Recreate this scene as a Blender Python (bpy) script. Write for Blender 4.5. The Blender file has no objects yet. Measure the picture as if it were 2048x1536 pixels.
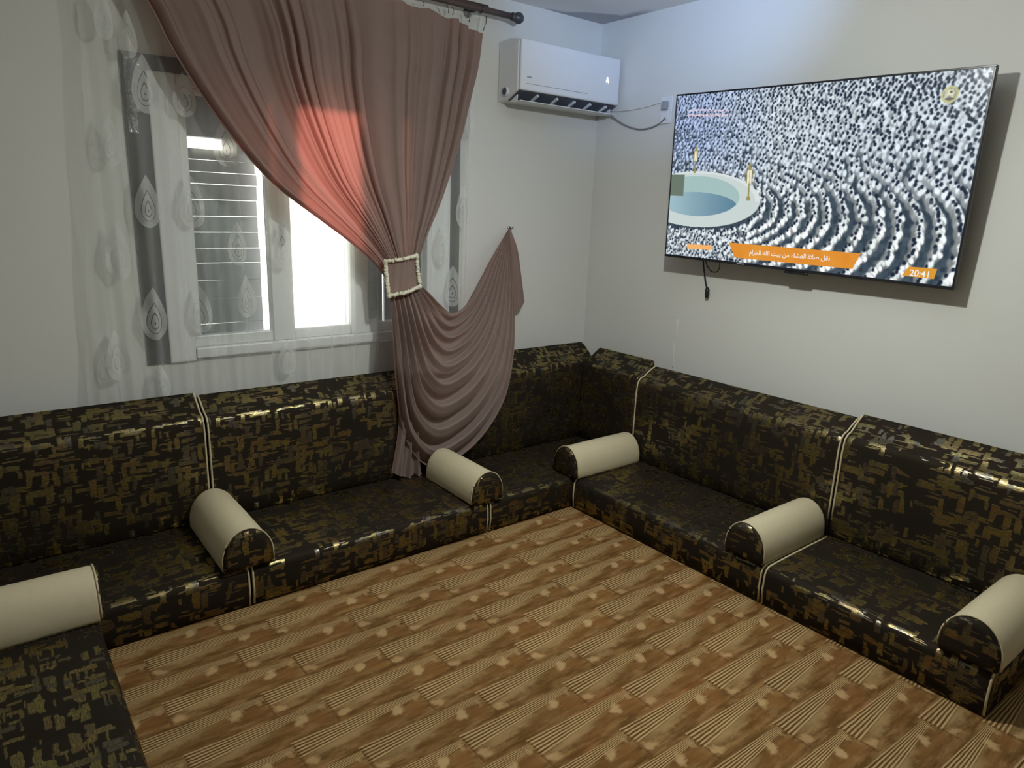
import bpy, bmesh, math, random
import numpy as np
from mathutils import Vector, Matrix
random.seed(7); np.random.seed(7)
C = bpy.context.scene.collection
PI = math.pi

# ------------------------------------------------------------------ camera
F_PX = 1395.1
CAM = np.array((-3.41078, -3.50851, 1.64353))
CR = np.array((0.78888433, -0.61358706, 0.03424076))
CU = np.array((0.12406514, 0.21358475, 0.96901465))
CF = np.array((0.60188816, 0.76019239, -0.24461842))
cd = bpy.data.cameras.new('camera'); cam = bpy.data.objects.new('camera', cd); C.objects.link(cam)
cd.sensor_width = 36.0; cd.lens = F_PX / 2048 * 36.0; cd.clip_start = 0.05
m = Matrix.Identity(4)
for i in range(3):
    m[i][0] = CR[i]; m[i][1] = CU[i]; m[i][2] = -CF[i]; m[i][3] = CAM[i]
cam.matrix_world = m
bpy.context.scene.camera = cam

# ------------------------------------------------------------------ light and exposure
sc = bpy.context.scene
sc.view_settings.view_transform = 'Standard'; sc.view_settings.look = 'None'
sc.view_settings.exposure = 0.0; sc.view_settings.gamma = 1.0
sc.view_settings.use_curve_mapping = False
w = bpy.data.worlds.new('world'); sc.world = w; w.use_nodes = True
bg = w.node_tree.nodes['Background']
bg.inputs[0].default_value = (1.0, 0.97, 0.93, 1); bg.inputs[1].default_value = 5.0
LAMP = Vector((-1.60, -2.00, 2.40))
def light(name, kind, loc, energy, color, **kw):
    d = bpy.data.lights.new(name, kind); d.energy = energy; d.color = color
    for k, v in kw.items(): setattr(d, k, v)
    o = bpy.data.objects.new(name, d); C.objects.link(o); o.location = loc
    return o
light('lamp_light', 'POINT', LAMP, 38, (0.97, 1.0, 0.945), shadow_soft_size=0.035)
dn = light('lamp_down_light', 'SPOT', LAMP, 72, (0.97, 1.0, 0.945), shadow_soft_size=0.035, spot_size=PI, spot_blend=0.9)
sp = light('added_glare_spot', 'SPOT', LAMP + Vector((0.05, 0.06, 0.02)), 104, (0.34, 0.53, 1.0), shadow_soft_size=0.03,  # added blue spot imitating the lens glare around the bulb
           spot_size=1.22, spot_blend=1.0)
sp.rotation_euler = (Vector((-0.02, -0.62, 3.08)) - sp.location).to_track_quat('-Z', 'Y').to_euler()
sun = light('evening_sun', 'SUN', (-2.5, 3, 3), 16.5, (1.0, 0.88, 0.74), angle=0.22)
sun.rotation_euler = Vector((-0.05, -1.0, -0.10)).to_track_quat('-Z', 'Y').to_euler()

# ------------------------------------------------------------------ helpers
def un(q, axis, val):
    """point on the plane coordinate[axis] = val seen at photograph pixel q"""
    d = CF + CR * (q[0] - 1024) / F_PX - CU * (q[1] - 768) / F_PX
    return CAM + (val - CAM[axis]) / d[axis] * d

def lin(c):
    return tuple((v / 255 / 12.92 if v / 255 <= 0.04045 else ((v / 255 + 0.055) / 1.055) ** 2.4) for v in c)

class G:
    """small node graph builder"""
    def __init__(s, name):
        s.m = bpy.data.materials.new(name); s.m.use_nodes = True
        s.nt = s.m.node_tree; s.nt.nodes.clear()
        s.out = s.nt.nodes.new('ShaderNodeOutputMaterial')
    def n(s, t, ins=None, **kw):
        nd = s.nt.nodes.new(t)
        for k, v in kw.items(): setattr(nd, k, v)
        if ins:
            for k, v in ins.items(): s.set(nd.inputs[k], v)
        return nd
    def set(s, sock, v):
        if isinstance(v, bpy.types.NodeSocket): s.nt.links.new(v, sock)
        elif isinstance(v, (tuple, list)) and len(v) == 3 and sock.type == 'RGBA': sock.default_value = (*v, 1)
        else: sock.default_value = v
    def f(s, op, a, b=0.0, c=0.0, clamp=False):
        nd = s.nt.nodes.new('ShaderNodeMath'); nd.operation = op; nd.use_clamp = clamp
        for i, v in enumerate((a, b, c)): s.set(nd.inputs[i], v)
        return nd.outputs[0]
    def mix(s, fac, a, b):
        nd = s.nt.nodes.new('ShaderNodeMix'); nd.data_type = 'RGBA'
        s.set(nd.inputs[0], fac); s.set(nd.inputs[6], a); s.set(nd.inputs[7], b)
        return nd.outputs[2]
    def ss(s, x, lo, hi, a=0.0, b=1.0):
        nd = s.nt.nodes.new('ShaderNodeMapRange'); nd.interpolation_type = 'SMOOTHSTEP'
        for i, v in enumerate((x, lo, hi, a, b)): s.set(nd.inputs[i], v)
        return nd.outputs[0]
    def xyz(s, x, y, z=0.0):
        return s.n('ShaderNodeCombineXYZ', {0: x, 1: y, 2: z}).outputs[0]
    def obj(s):
        t = s.n('ShaderNodeTexCoord'); p = s.n('ShaderNodeSeparateXYZ', {0: t.outputs['Object']})
        return t.outputs['Object'], p.outputs[0], p.outputs[1], p.outputs[2]
    def noise(s, vec, scale, detail=3.0, rough=0.5):
        return s.n('ShaderNodeTexNoise', {'Vector': vec, 'Scale': scale, 'Detail': detail, 'Roughness': rough}).outputs[0]
    def pr(s, **kw):
        p = s.n('ShaderNodeBsdfPrincipled')
        for k, v in kw.items(): s.set(p.inputs[k.replace('_', ' ')], v)
        return p
    def bump(s, h, strength=0.3, dist=0.002):
        return s.n('ShaderNodeBump', {'Height': h, 'Strength': strength, 'Distance': dist}).outputs[0]
    def done(s, sh):
        s.nt.links.new(sh, s.out.inputs[0]); return s.m

def simple(name, col, rough=0.6, metal=0.0, vary=0.08, scale=18, **kw):
    g = G(name); vec, x, y, z = g.obj()
    nz = g.noise(vec, scale)
    a = tuple(max(0, c * (1 - vary)) for c in col); b = tuple(min(1, c * (1 + vary)) for c in col)
    p = g.pr(Base_Color=g.mix(nz, a, b), Roughness=rough, Metallic=metal, **kw)
    return g.done(p.outputs[0])

def emit(name, col, strength=1.0):
    g = G(name); e = g.n('ShaderNodeEmission', {0: col, 1: strength})
    return g.done(e.outputs[0])

def tag(o, label=None, cat=None, group=None, kind=None):
    if label: o['label'] = label
    if cat: o['category'] = cat
    if group: o['group'] = group
    if kind: o['kind'] = kind
    return o
def empty(name, loc=(0, 0, 0), rz=0.0):
    o = bpy.data.objects.new(name, None); C.objects.link(o)
    o.empty_display_size = 0.05; o.location = loc; o.rotation_euler = (0, 0, rz)
    return o
def link(name, me, mat, parent=None, smooth=True):
    o = bpy.data.objects.new(name, me); C.objects.link(o)
    if mat and not me.materials: me.materials.append(mat)
    if parent: o.parent = parent
    if smooth:
        for p in me.polygons: p.use_smooth = True
    return o
def from_bm(name, bm, mat, parent=None, smooth=False, recalc=True):
    if recalc: bmesh.ops.recalc_face_normals(bm, faces=bm.faces)
    me = bpy.data.meshes.new(name); bm.to_mesh(me); bm.free()
    o = link(name, me, mat, parent, smooth)
    return o
def add_box(bm, lo, hi, bevel=0.0, seg=2):
    r = bmesh.ops.create_cube(bm, size=1.0)
    vs = r['verts']
    for v in vs:
        for i in range(3): v.co[i] = (lo[i] + hi[i]) / 2 + v.co[i] * (hi[i] - lo[i])
    if bevel > 0:
        es = list({e for v in vs for e in v.link_edges})
        bmesh.ops.bevel(bm, geom=es, offset=bevel, segments=seg, profile=0.5, affect='EDGES', clamp_overlap=True)
def box(name, lo, hi, mat, parent=None, bevel=0.0, seg=2):
    bm = bmesh.new(); add_box(bm, lo, hi, bevel, seg)
    return from_bm(name, bm, mat, parent, smooth=False)
def add_tube(bm, pts, r, n=8, cap=True):
    pts = [Vector(p) for p in pts]; rings = []
    rr = r if isinstance(r, (list, tuple)) else [r] * len(pts)
    for i, p in enumerate(pts):
        t = (pts[min(i + 1, len(pts) - 1)] - pts[max(i - 1, 0)])
        t = t.normalized() if t.length > 1e-9 else Vector((0, 0, 1))
        a = Vector((0, 0, 1)) if abs(t.z) < 0.9 else Vector((1, 0, 0))
        u = t.cross(a).normalized(); v = t.cross(u)
        rings.append([bm.verts.new(p + (u * math.cos(2 * PI * k / n) + v * math.sin(2 * PI * k / n)) * rr[i]) for k in range(n)])
    for a, b in zip(rings, rings[1:]):
        for k in range(n): bm.faces.new((a[k], a[(k + 1) % n], b[(k + 1) % n], b[k]))
    if cap:
        bm.faces.new(rings[0]); bm.faces.new(rings[-1])
def tube(name, pts, r, mat, parent=None, n=8):
    bm = bmesh.new(); add_tube(bm, pts, r, n); return from_bm(name, bm, mat, parent, True)
def add_prism(bm, prof, lo, hi, axis=0):
    """closed profile (2-D) extruded along axis between lo and hi"""
    def P(t, a, b):
        return {0: (t, a, b), 1: (a, t, b), 2: (a, b, t)}[axis]
    A = [bm.verts.new(P(lo, *q)) for q in prof]; B = [bm.verts.new(P(hi, *q)) for q in prof]
    n = len(prof)
    for i in range(n): bm.faces.new((A[i], A[(i + 1) % n], B[(i + 1) % n], B[i]))
    bm.faces.new(A); bm.faces.new(B)
def grid_mesh(name, P, uv=False):
    """P: array (nt, nu, 3)"""
    nt, nu = P.shape[:2]
    me = bpy.data.meshes.new(name)
    idx = np.arange(nt * nu).reshape(nt, nu)
    q = np.stack([idx[:-1, :-1], idx[:-1, 1:], idx[1:, 1:], idx[1:, :-1]], -1).reshape(-1, 4)
    me.vertices.add(nt * nu); me.vertices.foreach_set('co', P.reshape(-1).astype(np.float32))
    me.loops.add(q.size); me.loops.foreach_set('vertex_index', q.reshape(-1).astype(np.int32))
    me.polygons.add(len(q)); me.polygons.foreach_set('loop_start', (np.arange(len(q)) * 4).astype(np.int32))
    me.polygons.foreach_set('loop_total', np.full(len(q), 4, np.int32))
    me.update(calc_edges=True)
    return me
def catmull(pts, n):
    """smooth resample by arc length"""
    p = np.array(pts, float)
    P = np.vstack([2 * p[0] - p[1], p, 2 * p[-1] - p[-2]])
    out = []
    for i in range(len(p) - 1):
        a, b, c, d = P[i:i + 4]
        for t in np.linspace(0, 1, 24, endpoint=False):
            out.append(0.5 * (2 * b + (c - a) * t + (2 * a - 5 * b + 4 * c - d) * t * t + (3 * b - a - 3 * c + d) * t ** 3))
    out.append(p[-1]); out = np.array(out)
    s = np.r_[0, np.cumsum(np.linalg.norm(np.diff(out, axis=0), axis=1))]
    t = np.linspace(0, s[-1], n)
    return np.stack([np.interp(t, s, out[:, k]) for k in range(out.shape[1])], -1)

# ------------------------------------------------------------------ materials
def wall_mat():
    g = G('painted_plaster'); vec, x, y, z = g.obj()
    n1 = g.noise(vec, 1.3, 3); n2 = g.noise(vec, 90, 2)
    col = g.mix(n1, (0.615, 0.62, 0.585), (0.675, 0.68, 0.645))
    p = g.pr(Base_Color=col, Roughness=0.55, Normal=g.bump(n2, 0.12, 0.002))
    return g.done(p.outputs[0])
M_WALL = wall_mat()
def ceiling_mat():
    g = G('ceiling_plaster'); vec, x, y, z = g.obj()
    nz = g.noise(vec, 5.0, 4)
    # darker grey patch along the window wall, with its own ragged edge
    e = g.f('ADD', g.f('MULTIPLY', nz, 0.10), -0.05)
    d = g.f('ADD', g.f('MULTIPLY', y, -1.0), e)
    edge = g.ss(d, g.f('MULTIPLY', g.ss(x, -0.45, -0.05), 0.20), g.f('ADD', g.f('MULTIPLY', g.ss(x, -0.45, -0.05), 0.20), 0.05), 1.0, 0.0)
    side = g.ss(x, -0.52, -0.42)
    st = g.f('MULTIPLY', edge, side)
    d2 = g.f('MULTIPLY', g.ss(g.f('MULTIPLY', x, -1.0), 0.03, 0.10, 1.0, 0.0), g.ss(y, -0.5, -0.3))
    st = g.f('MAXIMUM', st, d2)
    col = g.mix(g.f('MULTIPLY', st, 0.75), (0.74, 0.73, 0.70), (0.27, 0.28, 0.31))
    p = g.pr(Base_Color=col, Roughness=0.7)
    return g.done(p.outputs[0])
M_CEIL = ceiling_mat()

def fabric_mat():
    g = G('brown_gold_jacquard'); vec, x, y, z = g.obj()
    oi = g.n('ShaderNodeObjectInfo').outputs['Random']
    wob = g.noise(vec, 26, 2); wob2 = g.noise(g.xyz(z, x, y), 31, 2)
    tc = g.n('ShaderNodeTexCoord'); nx = g.n('ShaderNodeSeparateXYZ', {0: tc.outputs['Normal']}).outputs[0]
    side = g.f('GREATER_THAN', g.f('ABSOLUTE', nx), 0.6)               # end faces take the pattern from the other pair of axes
    x1 = g.f('ADD', x, g.f('MULTIPLY', side, y)); y1 = g.f('MULTIPLY', y, g.f('SUBTRACT', 1.0, side))
    u = g.f('ADD', g.f('ADD', x1, g.f('MULTIPLY', oi, 7.0)), g.f('MULTIPLY', wob, 0.018))
    v = g.f('ADD', g.f('ADD', y1, z), g.f('MULTIPLY', wob2, 0.014))
    big = g.noise(g.xyz(u, v), 5.0, 1)
    def layer(fx, fy, thr, p, seed):
        vo = g.n('ShaderNodeTexVoronoi', {'Vector': g.xyz(g.f('MULTIPLY', u, fx), g.f('MULTIPLY', v, fy), seed), 'Scale': 1.0, 'Randomness': 0.9},
                 voronoi_dimensions='2D', distance='CHEBYCHEV')
        r = g.n('ShaderNodeSeparateColor', {0: vo.outputs['Color']}).outputs
        pp = g.f('ADD', p, g.f('MULTIPLY', g.f('SUBTRACT', 0.5, big), 1.6))
        on = g.ss(r[0], pp, g.f('ADD', pp, 0.02))
        t2 = g.f('MULTIPLY', g.f('ADD', 0.55, r[1]), thr)
        return g.f('MULTIPLY', g.ss(vo.outputs['Distance'], g.f('SUBTRACT', t2, 0.10), t2, 1.0, 0.0), on), r[2]
    a, ca = layer(9.5, 30, 0.33, 0.52, 0.0)
    b, cb = layer(33, 12.5, 0.34, 0.50, 3.0)
    c, cc = layer(11, 95, 0.33, 0.74, 5.0)
    mask = g.f('MAXIMUM', g.f('MAXIMUM', a, b), g.f('MULTIPLY', c, 0.8))
    brush = g.ss(g.noise(g.xyz(g.f('MULTIPLY', u, 40), g.f('MULTIPLY', v, 300)), 1.0, 2), 0.30, 0.62, 0.35, 1.0)
    mask = g.f('MULTIPLY', mask, brush)
    gold = g.mix(ca, (0.42, 0.37, 0.15), (0.38, 0.28, 0.14))
    gold = g.mix(g.ss(cb, 0.55, 0.8), gold, (0.24, 0.22, 0.17))
    base = g.mix(big, (0.014, 0.0115, 0.0090), (0.024, 0.0175, 0.0130))
    weave = g.noise(g.xyz(g.f('MULTIPLY', u, 500), g.f('MULTIPLY', v, 500)), 1.0, 1)
    p = g.pr(Base_Color=g.mix(g.f('MULTIPLY', mask, 0.80), base, gold), Metallic=g.ss(mask, 0.05, 0.6), Roughness=g.f('SUBTRACT', 0.62, g.f('MULTIPLY', mask, 0.37)),
             Normal=g.bump(g.f('ADD', g.f('MULTIPLY', weave, 0.4), mask), 0.35, 0.0012))
    g.set(p.inputs['Specular IOR Level'], g.f('ADD', 0.10, g.f('MULTIPLY', mask, 0.5)))
    return g.done(p.outputs[0])
M_FAB = fabric_mat()
M_FAB.node_tree.nodes['Principled BSDF'].inputs['Specular Tint'].default_value = (1.0, 0.88, 0.55, 1)
M_CREAM = simple('cream_leatherette', (0.58, 0.51, 0.345), 0.60, vary=0.05, scale=60)
M_PIPE = simple('cream_piping', (0.55, 0.47, 0.30), 0.5)

def carpet_mat():
    g = G('brown_plank_carpet'); vec, x, y, z = g.obj()
    wn = g.noise(vec, 42, 3, 0.6); wn2 = g.noise(g.xyz(y, x, 3.0), 34, 3, 0.6)
    sw1 = g.f('SUBTRACT', wn, 0.5); sw2 = g.f('SUBTRACT', wn2, 0.5)
    yy = g.f('ADD', y, g.f('MULTIPLY', sw2, 0.010)); xx = g.f('ADD', x, g.f('MULTIPLY', sw1, 0.014))
    rv = g.f('DIVIDE', g.f('SUBTRACT', -1.667 + 14.0, yy), 0.14)          # rows counted from an even row far behind the wall
    row = g.f('FLOOR', rv); v = g.f('FRACT', rv)
    odd = g.f('FLOORED_MODULO', row, 2.0)
    ru = g.f('DIVIDE', g.f('SUBTRACT', xx, g.f('ADD', -2.342 - 8.84, g.f('MULTIPLY', odd, 0.162))), 0.442)
    u = g.f('FRACT', ru); col = g.f('FLOOR', ru)
    rnd = g.n('ShaderNodeTexWhiteNoise', {'Vector': g.xyz(col, row, 0.0)}, noise_dimensions='3D').outputs[0]
    rnd2 = g.noise(vec, 3.0, 2)
    ub = g.f('ADD', u, g.f('MULTIPLY', sw1, 0.055)); vb = g.f('ADD', v, g.f('MULTIPLY', sw2, 0.42))
    def blob(cu, cv, su, sv, soft=0.35, skew=0.0):
        a = g.f('DIVIDE', g.f('SUBTRACT', ub, cu), su); b = g.f('DIVIDE', g.f('SUBTRACT', vb, cv), sv)
        a = g.f('ADD', a, g.f('MULTIPLY', b, skew))
        d = g.f('SQRT', g.f('ADD', g.f('MULTIPLY', a, a), g.f('MULTIPLY', b, b)))
        return g.ss(d, 1 - soft, 1 + soft, 1.0, 0.0)
    streak = g.noise(g.xyz(g.f('MULTIPLY', x, 9), g.f('MULTIPLY', y, 42)), 1.0, 4, 0.65)
    base = g.mix(g.ss(streak, 0.36, 0.64), lin((96, 69, 35)), lin((140, 108, 68)))
    base = g.mix(g.ss(rnd2, 0.50, 0.75, 0.0, 0.30), base, lin((148, 92, 54)))
    c = g.f('DIVIDE', g.f('ADD', g.f('SUBTRACT', v, g.f('MULTIPLY', u, 0.13)), g.f('MULTIPLY', sw2, 0.10)), g.f('SUBTRACT', 0.60, g.f('MULTIPLY', u, 0.42)))
    band = g.f('MULTIPLY', g.ss(c, -0.03, 0.06), g.ss(c, 0.85, 1.02, 1.0, 0.0))
    line = g.ss(g.f('SINE', g.f('MULTIPLY', c, 2 * PI * 6.0)), -0.7, 0.7)
    brk = g.ss(g.noise(g.xyz(g.f('MULTIPLY', x, 14), g.f('MULTIPLY', y, 70)), 1.0, 2), 0.30, 0.55, 0.62, 1.0)
    stripes = g.mix(line, lin((80, 54, 25)), lin((190, 162, 116)))
    out = g.mix(g.f('MULTIPLY', blob(0.33, 0.50, 0.20, 0.20, 0.8, 0.5), 0.6), base, lin((166, 140, 98)))
    out = g.mix(g.f('MULTIPLY', blob(0.46, 0.78, 0.13, 0.12, 0.6), 0.55), out, lin((104, 72, 34)))
    out = g.mix(g.f('MULTIPLY', g.f('MULTIPLY', band, brk), 0.85), out, stripes)
    out = g.mix(g.f('MULTIPLY', blob(0.70, 0.62, 0.15, 0.17, 0.5), 0.6), out, lin((116, 82, 42)))
    out = g.mix(g.f('MULTIPLY', blob(0.775, 0.46, 0.046, 0.15, 0.45, 0.35), 0.8), out, lin((184, 154, 110)))
    out = g.mix(g.f('MULTIPLY', blob(0.90, 0.64, 0.075, 0.24, 0.5), 0.7), out, lin((122, 84, 44)))
    out = g.mix(g.f('MULTIPLY', blob(0.957, 0.33, 0.020, 0.10, 0.5), 0.5), out, lin((176, 144, 100)))
    out = g.mix(g.f('MULTIPLY', blob(0.065, 0.76, 0.050, 0.11, 0.5, -0.3), 0.7), out, lin((182, 150, 106)))
    edge = g.f('MAXIMUM', g.f('MULTIPLY', g.ss(u, 0.006, 0.030, 1.0, 0.0), g.ss(v, 0.02, 0.12)), g.f('MULTIPLY', g.ss(v, 0.88, 0.98), 0.5))
    out = g.mix(g.f('MULTIPLY', edge, 0.62), out, lin((92, 60, 26)))
    hsv = g.n('ShaderNodeHueSaturation', {'Hue': 0.5, 'Saturation': 1.0, 'Value': g.f('ADD', 0.92, g.f('MULTIPLY', rnd, 0.16)), 'Color': out})
    pile = g.noise(vec, 420, 2)
    p = g.pr(Base_Color=hsv.outputs[0], Roughness=0.95, Normal=g.bump(g.f('ADD', g.f('MULTIPLY', pile, 0.5), g.f('SUBTRACT', 1.0, edge)), 0.4, 0.003))
    g.set(p.inputs['Specular IOR Level'], 0.1)
    return g.done(p.outputs[0])
M_CARPET = carpet_mat()

def curtain_mat():
    g = G('mauve_brown_velvet'); vec, x, y, z = g.obj()
    n1 = g.noise(vec, 7, 3); n2 = g.noise(vec, 260, 2)
    col = g.mix(n1, (0.215, 0.165, 0.142), (0.262, 0.204, 0.177))
    d = g.pr(Base_Color=col, Roughness=0.75, Normal=g.bump(n2, 0.15, 0.001))
    g.set(d.inputs['Sheen Weight'], 0.35); g.set(d.inputs['Sheen Roughness'], 0.4); g.set(d.inputs['Sheen Tint'], (0.8, 0.7, 0.66, 1))
    g.set(d.inputs['Specular IOR Level'], 0.2)
    t = g.n('ShaderNodeBsdfTranslucent', {0: (0.66, 0.165, 0.135, 1)})
    mx = g.n('ShaderNodeMixShader', {0: 0.20, 1: d.outputs[0], 2: t.outputs[0]})
    return g.done(mx.outputs[0])
M_CURT = curtain_mat()
def sheer_mat(name, opacity, col):
    g = G(name); vec, x, y, z = g.obj()
    lw = g.n('ShaderNodeLayerWeight', {0: 0.35}).outputs['Facing']
    th = g.noise(g.xyz(g.f('MULTIPLY', x, 60), 0.0, g.f('MULTIPLY', z, 1.5)), 1.0, 2)
    op = g.f('ADD', g.f('MULTIPLY', g.f('MULTIPLY', lw, lw), 0.45), g.f('ADD', opacity - 0.06, g.f('MULTIPLY', th, 0.12)), clamp=True)
    df = g.n('ShaderNodeBsdfDiffuse', {0: (*col, 1)}); tr = g.n('ShaderNodeBsdfTranslucent', {0: (*col, 1)})
    body = g.n('ShaderNodeMixShader', {0: 0.35, 1: df.outputs[0], 2: tr.outputs[0]})
    tp = g.n('ShaderNodeBsdfTransparent')
    mx = g.n('ShaderNodeMixShader', {0: op, 1: tp.outputs[0], 2: body.outputs[0]})
    return g.done(mx.outputs[0])
M_SHEER = sheer_mat('white_voile', 0.22, (0.80, 0.83, 0.80))
M_MOTIF = sheer_mat('white_embroidery', 0.50, (0.84, 0.86, 0.84))
M_PVC = simple('white_pvc', (0.72, 0.74, 0.74), 0.35, vary=0.03)
M_DARKTRIM = simple('dark_grey_trim', (0.055, 0.058, 0.058), 0.35, vary=0.3, scale=6)
def film_mat():
    g = G('crumpled_clear_film'); vec, x, y, z = g.obj()
    h = g.noise(vec, 32, 3, 0.6)
    gl = g.n('ShaderNodeBsdfGlossy', {'Color': (0.9, 0.92, 1, 1), 'Roughness': 0.12, 'Normal': g.bump(h, 1.0, 0.02)})
    tp = g.n('ShaderNodeBsdfTransparent')
    return g.done(g.n('ShaderNodeMixShader', {0: 0.22, 1: tp.outputs[0], 2: gl.outputs[0]}).outputs[0])
M_FILM = film_mat()
def glass_mat():
    g = G('window_glass'); fr = g.n('ShaderNodeFresnel', {0: 1.45}).outputs[0]
    gl = g.n('ShaderNodeBsdfGlossy', {'Roughness': 0.02}); tp = g.n('ShaderNodeBsdfTransparent', {0: (0.93, 0.96, 0.95, 1)})
    return g.done(g.n('ShaderNodeMixShader', {0: fr, 1: tp.outputs[0], 2: gl.outputs[0]}).outputs[0])
M_GLASS = glass_mat()
M_SLAT = simple('grey_shutter_slat', (0.30, 0.30, 0.32), 0.5, vary=0.1)
M_ROD = simple('dark_wood_rod', (0.075, 0.050, 0.048), 0.4, vary=0.25, scale=30)
M_FINIAL = simple('dark_grey_finial', (0.05, 0.055, 0.06), 0.35)
M_METAL = simple('steel_hook', (0.35, 0.33, 0.30), 0.35, 1.0)
M_FRINGE = simple('cream_fringe', (0.66, 0.64, 0.50), 0.8, vary=0.2, scale=90)
M_ACW = simple('white_plastic', (0.70, 0.72, 0.74), 0.35, vary=0.02)
M_ACD = simple('dark_louvre', (0.06, 0.07, 0.09), 0.5)
M_GREY = simple('grey_print', (0.30, 0.32, 0.34), 0.5)
M_BLACK = simple('black_plastic', (0.012, 0.013, 0.017), 0.3)
M_CABLE = simple('grey_cable', (0.22, 0.22, 0.23), 0.5)
M_WIRE = simple('white_wire', (0.70, 0.69, 0.64), 0.5)

# ------------------------------------------------------------------ room shell
XL, YB, ZC = -4.02, -5.2, 2.795
FX0, FX1, FZ0, FZ1 = -2.69, -1.13, 0.885, 2.165          # window opening
def struct(o): o['kind'] = 'structure'; return o
struct(box('floor', (XL - .2, YB - .2, -0.22), (0.2, 0.2, -0.012), M_WALL))
struct(box('ceiling', (XL - .2, YB - .2, ZC), (0.2, 0.22, ZC + 0.2), M_CEIL))
bm = bmesh.new()
add_box(bm, (XL - .2, 0, -0.02), (FX0, 0.22, ZC)); add_box(bm, (FX1, 0, -0.02), (0.2, 0.22, ZC))
add_box(bm, (FX0, 0, -0.02), (FX1, 0.22, FZ0)); add_box(bm, (FX0, 0, FZ1), (FX1, 0.22, ZC))
struct(from_bm('wall_back', bm, M_WALL))
struct(box('wall_right', (0, YB - .2, -0.02), (0.2, 0.0, ZC), M_WALL))
struct(box('wall_left', (XL - .2, YB - .2, -0.02), (XL, 0.0, ZC), M_WALL))
struct(box('wall_front', (XL, YB - .2, -0.02), (0.0, YB, ZC), M_WALL))
cp = box('carpet', (XL, YB, -0.012), (0, 0, 0.0), M_CARPET)
tag(cp, 'brown wall-to-wall carpet with a repeating plank and striped feather pattern', 'carpet')

# ------------------------------------------------------------------ window
win = tag(empty('window_1', ((FX0 + FX1) / 2, 0, FZ0)), kind='structure')
wo = Vector(win.location)
def wbox(name, lo, hi, mat, bevel=0.004, parent=None):
    return box(name, [lo[i] - wo[i] for i in range(3)], [hi[i] - wo[i] for i in range(3)], mat, parent or win, bevel)
# dark surround, proud of the wall
wbox('dark_surround', (-2.787, -0.012, 0.880), (-2.690, 0.02, 2.224), M_DARKTRIM)
wbox('dark_surround', (-1.145, -0.012, 0.880), (-1.075, 0.02, 2.224), M_DARKTRIM)
wbox('dark_surround', (-2.690, -0.012, 2.160), (-1.145, 0.02, 2.224), M_DARKTRIM)
bm = bmesh.new()
nx, nz = 6, 14
vs = [[bm.verts.new((-2.775 + 0.075 * i / nx - wo.x, -0.016 - 0.010 * random.random() - wo.y, 1.90 + 0.30 * j / nz - wo.z)) for i in range(nx + 1)] for j in range(nz + 1)]
for j in range(nz):
    for i in range(nx):
        if i < nx * (0.35 + 0.65 * j / nz): bm.faces.new((vs[j][i], vs[j][i + 1], vs[j + 1][i + 1], vs[j + 1][i]))
from_bm('plastic_film', bm, M_FILM, win, True)['label'] = 'shiny crumpled clear plastic film'
# white frame
wbox('frame_jamb', (-2.690, -0.020, 0.882), (-2.575, 0.060, 2.160), M_PVC, 0.006)
wbox('frame_jamb', (-1.300, -0.020, 0.882), (-1.145, 0.060, 2.160), M_PVC, 0.006)
wbox('frame_head', (-2.575, -0.012, 2.112), (-1.300, 0.060, 2.160), M_PVC, 0.006)
wbox('frame_sill', (-2.575, -0.030, 0.895), (-1.300, 0.060, 0.945), M_PVC, 0.006)
for x0, x1 in ((-2.195, -2.085), (-1.770, -1.665)):
    mu = wbox('mullion', (x0, -0.010, 0.945), (x1, 0.060, 2.112), M_PVC, 0.006)
    if x0 < -2: wbox('window_handle', (-2.142, -0.040, 1.425), (-2.128, -0.010, 1.525), M_GREY, 0.004)['label'] = 'small grey handle'
for x0, x1 in ((-2.575, -2.195), (-2.085, -1.770), (-1.665, -1.300)):
    wbox('sash_rail', (x0, 0.0, 0.945), (x1, 0.05, 0.998), M_PVC, 0.005)
    wbox('sash_rail', (x0, 0.0, 2.085), (x1, 0.05, 2.112), M_PVC, 0.005)
    wbox('pane', (x0 + .002, 0.022, 0.998), (x1 - .002, 0.027, 2.085), M_GLASS, 0.0)
wbox('sash_stile', (-2.575, 0.0, 0.998), (-2.540, 0.05, 2.085), M_PVC, 0.004)
# outside shutters
def shutter(x0, x1, zs, ztop, nm, lab, gap=0.0012):
    t = empty(nm, ((x0 + x1) / 2, 0.14, 0.96)); tag(t, lab, 'shutter', 'louvred shutters outside the window')
    o = Vector(t.location)
    zs = list(zs)
    for a, b in zip(zs, zs[1:]):
        ga = gap * random.choice((0.3, 0.8, 1.3, 1.6)) if gap else 0.0
        bm = bmesh.new()
        add_box(bm, (x0 - o.x, -0.008, a + ga - o.z), (x1 - o.x, 0.008, b - ga - o.z), 0.002, 1)
        for v in bm.verts:                                            # each slat hangs a little crooked
            v.co.z += (v.co.x) * random.uniform(-0.0004, 0.0004)
        s = from_bm('slat', bm, M_SLAT, t)
        s.rotation_euler = (0, random.uniform(-0.007, 0.007), 0) if gap > 0 else (0, 0, 0)
    box('shutter_box', (x0 - o.x, -0.03, ztop - o.z), (x1 - o.x, 0.05, 2.16 - o.z), M_SLAT, t, 0.005)
    return t
zl = [0.90, 1.03, 1.155, 1.245, 1.330, 1.402, 1.478, 1.555, 1.632, 1.705, 1.76, 1.815, 1.865]
shutter(-2.560, -2.200, zl, 1.915, 'louvred_shutter', 'grey louvred shutter with sunlight in its slits, behind the left window pane')
zr = [0.90 + 0.0757 * k for k in range(15)]
shutter(-1.735, -1.508, zr, 1.960, 'louvred_shutter', 'plain grey louvred shutter behind the right window pane beside the tied curtain', gap=0.0)
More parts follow.
